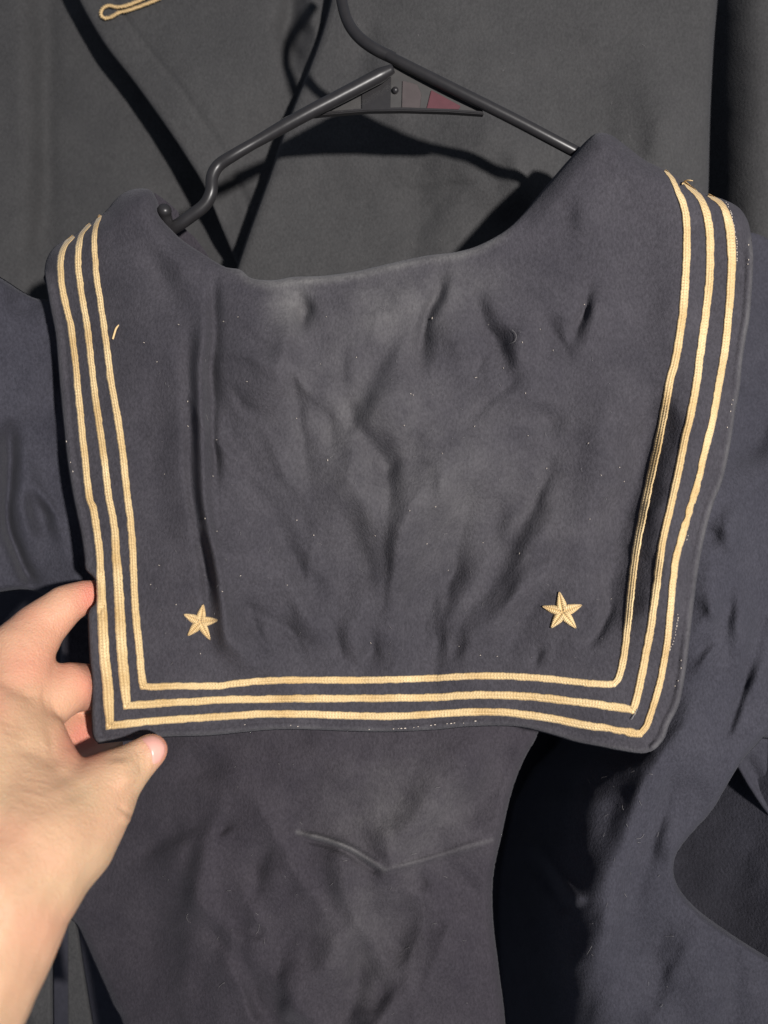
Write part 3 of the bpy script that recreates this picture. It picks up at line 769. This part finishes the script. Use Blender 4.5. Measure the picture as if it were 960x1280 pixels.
sheet("front_panel", [(86, 1080), (85, 1180), (85, 1310)], [(86.5, 1080), (104, 1200), (122, 1310)], [(86, 1080), (86.3, 1080), (86.5, 1080)], [(85, 1310), (105, 1312), (122, 1310)], 16, 50,
      lambda a, b: -.070 + rumple(a, b, .8, 195), M_coat, jumper, edge=[('r', 5, .006)])

# ------------------------------------------------------------------ the hanger
hanger = thing("clothes_hanger", "black plastic hanger with a red patch at its middle, inside the jumper's neck", "hanger", tuple(P(480, 90, -.012)))
hp = px_path([(452, -70, -.02), (434, -40, -.016), (427, -10, -.014), (429, 10, -.013), (436, 30, -.012), (449, 47, -.011), (468, 61, -.010), (492, 73, -.010)], 60)
V, F = tube(hp, .0026, 16); raw("hook", V, F, M_plastic, hanger)
ra = px_path([(478, 66, -.010), (500, 78, -.009), (560, 108, -.008), (640, 148, -.009), (716, 188, -.012), (790, 226, -.020), (880, 280, -.034)], 70)
V, F = tube(ra, np.interp(np.linspace(0, 1, 70), [0, .06, 1], [.0022, .0025, .0027]), 16); raw("arm", V, F, M_plastic, hanger)
la = px_path([(491, 86, -.006), (470, 97, -.006), (430, 118, -.006), (380, 144, -.006), (330, 172, -.007), (292, 194, -.007), (273, 207, -.008), (265, 222, -.008), (264, 240, -.008),
              (256, 256, -.009), (240, 269, -.010), (220, 283, -.012), (190, 300, -.020), (140, 330, -.032)], 110)
V, F = tube(la, np.interp(np.linspace(0, 1, 110), [0, .04, .35, .45, .6, 1], [.0020, .0032, .0029, .0024, .0028, .0030]), 16); raw("arm", V, F, M_plastic, hanger)
# strap peg with a shiny round tip
pg = px_path([(214, 292, -.016), (209, 276, -.010), (206, 266, -.007), (205.5, 257, -.004)], 24)
V, F = tube(pg, np.interp(np.linspace(0, 1, 24), [0, .6, .85, .95, 1], [.0024, .0027, .0033, .0026, .0012]), 16); raw("strap_peg", V, F, M_plastic, hanger)

def plate(name, outline, d, thick, mat, parent, bevel=.0006):
    bm = bmesh.new()
    o = np.array(outline, float)
    vs = [bm.verts.new(tuple(p)) for p in P(o[:, 0], o[:, 1], np.full(len(o), d))]
    f = bm.faces.new(vs); f.normal_update()
    if f.normal.y > 0: f.normal_flip()
    r = bmesh.ops.extrude_face_region(bm, geom=[f])
    for v in r['geom']:
        if isinstance(v, bmesh.types.BMVert): v.co.y -= 0
    for v in vs: pass
    for v in [e for e in r['geom'] if isinstance(e, bmesh.types.BMVert)]: v.co.y -= thick
    bmesh.ops.recalc_face_normals(bm, faces=bm.faces)
    if bevel: bmesh.ops.bevel(bm, geom=[e for e in bm.edges], offset=bevel, segments=2, affect='EDGES', clamp_overlap=True)
    me = bpy.data.meshes.new(name); bm.to_mesh(me); bm.free()
    ob = link(name, me, mat); setp(ob, parent)
    return ob
web = plate("web", [(352, 150), (410, 122), (470, 90), (492, 82), (520, 96), (560, 116), (604, 140), (600, 145), (560, 141), (504, 139), (460, 140), (410, 142)], -.0125, .0014, M_web, hanger, .0004)
plate("web_rim", [(360, 152), (410, 143), (460, 139), (504, 138), (560, 140), (602, 143), (604, 147), (560, 144), (504, 142.5), (460, 143), (410, 147)], -.0125, .0032, M_plastic, hanger, .0004)
plate("web_panel", [(452, 112), (478, 97), (489, 96), (488, 137), (452, 138)], -.0108, .0007, M_plastic, hanger, .0003)
plate("red_patch", [(539, 113), (576, 133), (573, 137.5), (533, 137)], -.0108, .0005, M_red, hanger, .0002)
plate("pale_patch", [(503, 101), (522, 106), (527, 118), (525, 136), (502, 136)], -.0108, .0004, plain("dull_pink", (.050, .040, .040), .6, .3), hanger, .0002)  # plate in a dull pinkish tone beside the red one
bm = bmesh.new(); bmesh.ops.create_uvsphere(bm, u_segments=16, v_segments=10, radius=.0016)
me = bpy.data.meshes.new("rivet"); bm.to_mesh(me); bm.free(); me.polygons.foreach_set("use_smooth", [True] * len(me.polygons))
rv = link("rivet", me, M_plastic); rv.location = tuple(P(494, 113, -.0105)); setp(rv, hanger)

# ------------------------------------------------------------------ the hand holding the corner
person = thing("person", "left hand and wrist of a person pinching the lower left corner of the collar", "person", tuple(P(20, 1100, .06)))
def rad(rpx, d): return rpx / FPX * (D - d)
chains = [
    # forearm, wrist and heel of the hand                     px, py, d, r px
    [(-190, 1420, .105, 118), (-95, 1290, .098, 112), (-45, 1200, .090, 104), (-12, 1120, .080, 100), (28, 1068, .068, 92)],
    [(28, 1068, .068, 92), (76, 1036, .056, 74), (112, 1003, .047, 54), (134, 980, .042, 41), (153, 966, .039, 33), (174, 949, .033, 25), (188, 938, .031, 21.5)],
    # back of the hand up to the finger roots
    [(-12, 1120, .080, 100), (-30, 1040, .066, 92), (-25, 960, .052, 80), (-8, 915, .042, 66)],
    [(28, 1068, .068, 92), (20, 1000, .054, 74), (18, 940, .044, 58), (14, 905, .038, 52)],
    [(60, 1010, .052, 66), (50, 965, .046, 48), (40, 930, .040, 44)],
    # index finger
    [(10, 905, .038, 52), (20, 855, .030, 45), (27, 814, .022, 40.5), (46, 786, .015, 33), (80, 757, .008, 26), (102, 747, .002, 21), (120, 740, -.003, 16.5)],
    # middle finger
    [(20, 915, .032, 46), (54, 880, .026, 36), (82, 861, .017, 33), (112, 858, -.002, 28), (150, 850, -.016, 22), (175, 842, -.018, 18)],
    # ring finger
    [(22, 940, .024, 46), (60, 925, .010, 38), (98, 915, -.004, 31), (140, 908, -.016, 24), (170, 895, -.022, 19)],
    # little finger
    [(20, 975, .018, 44), (62, 955, .000, 34), (104, 941, -.014, 27), (135, 935, -.022, 20)],
]
bm = bmesh.new()
ico = bmesh.new(); bmesh.ops.create_icosphere(ico, subdivisions=3, radius=1); iv = np.array([v.co[:] for v in ico.verts]); ico.free()
for ch in chains:
    for a, b in zip(ch[:-1], ch[1:]):
        pts = []
        for q in (a, b):
            pts.append(P(q[0], q[1], q[2])[None] + iv * rad(q[3], q[2]))
        vs = [bm.verts.new(tuple(p)) for p in np.vstack(pts)]
        r = bmesh.ops.convex_hull(bm, input=vs)
        junk = {e for e in r['geom_interior'] + r['geom_unused'] if isinstance(e, bmesh.types.BMVert)}
        bmesh.ops.delete(bm, geom=list(junk), context='VERTS')
me = bpy.data.meshes.new("hand_source"); bm.to_mesh(me); bm.free()
tmp = bpy.data.objects.new("hand_source", me); COL.objects.link(tmp)
m = tmp.modifiers.new("r", 'REMESH'); m.mode = 'VOXEL'; m.voxel_size = .0011
m = tmp.modifiers.new("s", 'SMOOTH'); m.factor = .5; m.iterations = 14
dg = bpy.context.evaluated_depsgraph_get(); dg.update()
hm = bpy.data.meshes.new_from_object(tmp.evaluated_get(dg))
bpy.data.objects.remove(tmp); bpy.data.meshes.remove(me)
hm.name = "hand"
hv = np.empty(len(hm.vertices) * 3); hm.vertices.foreach_get("co", hv); hv = hv.reshape(-1, 3)
hn = np.empty(len(hm.vertices) * 3); hm.vertices.foreach_get("normal", hn); hn = hn.reshape(-1, 3)
qx, qy, qd = unP(hv)
front = hn[:, 1] < .15
def crease(pts, wd, dep):
    r, t, _ = polydist(qx, qy, cr(pts, 20))
    e = np.clip(np.minimum(t, 1 - t) / .25, 0, 1)
    return -dep * .001 * np.exp(-(r / wd) ** 2) * e * front
off = crease([(143, 1006), (152, 1011), (160, 1018), (168, 1024)], 1.8, .9) + crease([(150, 1020), (160, 1030)], 7, -.5)
for pts in ([(172, 928), (180, 938), (183, 950), (182, 962)], [(166, 932), (174, 942), (177, 955), (175, 968)], [(160, 936), (168, 947), (170, 960)], [(178, 930), (186, 942), (188, 955)]):
    off = off + crease(pts, 1.5, .5)
off = off + crease([(150, 946), (152, 965), (160, 985)], 13, -1.6) + crease([(168, 926), (177, 944), (176, 972)], 8, .9)
off = off + crease([(72, 905), (66, 930), (76, 955)], 3.5, .5) + crease([(60, 1085), (20, 1120), (-10, 1160)], 9, .5) + crease([(4, 1155), (20, 1172)], 2, .25)
off = off + crease([(20, 930), (50, 940), (80, 960)], 10, .8) + crease([(28, 870), (52, 868)], 4, .3) + crease([(60, 850), (56, 870), (62, 895)], 2.5, .4)
# fine lines over the joints and the web of the thumb
for x0, y0, x1, y1, dx, dy, n_, a_ in ((8, 806, 40, 836, 3.2, -3.6, 5, .22), (50, 742, 66, 768, 4.5, -1.4, 5, .18), (20, 968, 66, 978, -1.5, 6, 7, .2), (60, 905, 76, 938, -5, 1.5, 5, .2),
                                       (90, 1000, 128, 1030, -5, 7, 8, .16), (30, 1010, 80, 1050, -7, 8, 9, .16), (0, 900, 40, 912, 0, 6, 6, .16)):
    for k in range(n_):
        j = rng.normal(0, 1.3, 4)
        p0 = (x0 + dx * k + j[0], y0 + dy * k + j[1]); p1 = (x1 + dx * k + j[2], y1 + dy * k + j[3])
        off = off + crease([p0, ((p0[0] + p1[0]) / 2 + j[1] * 1.5, (p0[1] + p1[1]) / 2 + j[2] * 1.5), p1], 1.5, a_)
off = off + .00035 * vnoise(qx, qy, 26, 61) + .0006 * vnoise(qx, qy, 55, 62)
hv = hv + hn * off[:, None]
hm.vertices.foreach_set("co", hv.ravel())
red = (.22 * sstep(qy, 960, 830) + .10 * vnoise(qx, qy, 40, 77) + .12 * vnoise(qx, qy, 90, 78) + .75 * np.exp(-(((qx - 122) / 24) ** 2 + ((qy - 748) / 26) ** 2)) + .75 * np.exp(-(((qx - 104) / 28) ** 2 + ((qy - 925) / 28) ** 2))
       + .45 * np.exp(-(((qx - 118) / 22) ** 2 + ((qy - 868) / 30) ** 2)) + .55 * np.exp(-(((qx - 202) / 14) ** 2 + ((qy - 935) / 24) ** 2))
       + .12 * np.exp(-(((qx - 145) / 25) ** 2 + ((qy - 990) / 30) ** 2)))
at = hm.attributes.new("red", 'FLOAT', 'POINT'); at.data.foreach_set("value", np.clip(red + .14, 0, .9))
hm.polygons.foreach_set("use_smooth", [True] * len(hm.polygons))
hm.materials.clear()
hand = link("hand", hm, M_skin); setp(hand, person)
# thumb nail laid on the surface
bv = BVHTree.FromPolygons([Vector(v) for v in hv], [tuple(p.vertices) for p in hm.polygons])
nl = coons(cr([(174, 922), (189, 917.5), (201, 922)], 18), cr([(191, 957), (200, 953), (206, 943)], 18), cr([(174, 922), (186, 936), (191, 957)], 18), cr([(201, 923), (206.5, 932), (206, 943)], 18))
NV_, ok = [], True
o = Vector((0, -D, 0))
for i in range(18):
    for j in range(18):
        q = nl[i, j]; dirv = Vector(P(q[0], q[1], 0.0)) - o; dirv.normalize()
        h = bv.ray_cast(o, dirv)
        pt = h[0] if h[0] else Vector(P(q[0], q[1], .030))
        edge = min(i, j, 17 - i, 17 - j)
        lift = (-.0004, .0002, .00035)[min(edge, 2)] + .0003 * math.sin(math.pi * i / 17)
        NV_.append(pt - dirv * lift)
raw("thumbnail", NV_, gridfaces(18, 18), M_nail, person)

# ------------------------------------------------------------------ lint and hairs caught on the wool
def fuzz(name, parent, dfun, n, box, keep, mat, seed, lens=(3, 12), rad_=.00007, lift=.0006):
    r_ = random.Random(seed); V, F = [], []
    c = 0
    while c < n:
        q = (r_.uniform(box[0], box[2]), r_.uniform(box[1], box[3]))
        if not keep(*q): continue
        c += 1
        a = r_.uniform(0, 6.28); L = r_.uniform(*lens) * (1 if r_.random() < .9 else 2); k = r_.uniform(-.12, .12)
        pts = []
        for i in range(6):
            pts.append(q); a += k * L * .25
            q = (q[0] + math.cos(a) * L / 5, q[1] + math.sin(a) * L / 5)
        pts = np.array(pts)
        d = dfun(pts[:, 0], pts[:, 1]) + lift
        v, f = tube(P(pts[:, 0], pts[:, 1], d), rad_ * r_.uniform(.6, 1.3), 4)
        b = len(V); V.extend(v); F.extend(tuple(b + i for i in q_) for q_ in f)
    o = raw(name, V, F, mat, parent); o["kind"] = "stuff"
    return o
fuzz("lint", jumper, d_collar, 90, (190, 370, 770, 840), lambda a, b: True, M_lint, 1, (1.5, 5), .00005)
fuzz("lint", jumper, d_back, 35, (200, 950, 600, 1270), lambda a, b: True, M_lint, 2, (2, 7))
fuzz("lint", jumper, d_side, 25, (735, 960, 840, 1270), lambda a, b: True, M_lint, 3, (2, 7))
fuzz("lint", coat, d_panel, 25, (420, 10, 860, 330), lambda a, b: True, M_lint, 4, (2, 5), .00006)
fuzz("specks", jumper, d_collar, 60, (180, 380, 790, 830), lambda a, b: True, M_white, 5, (.8, 1.8), .00014)
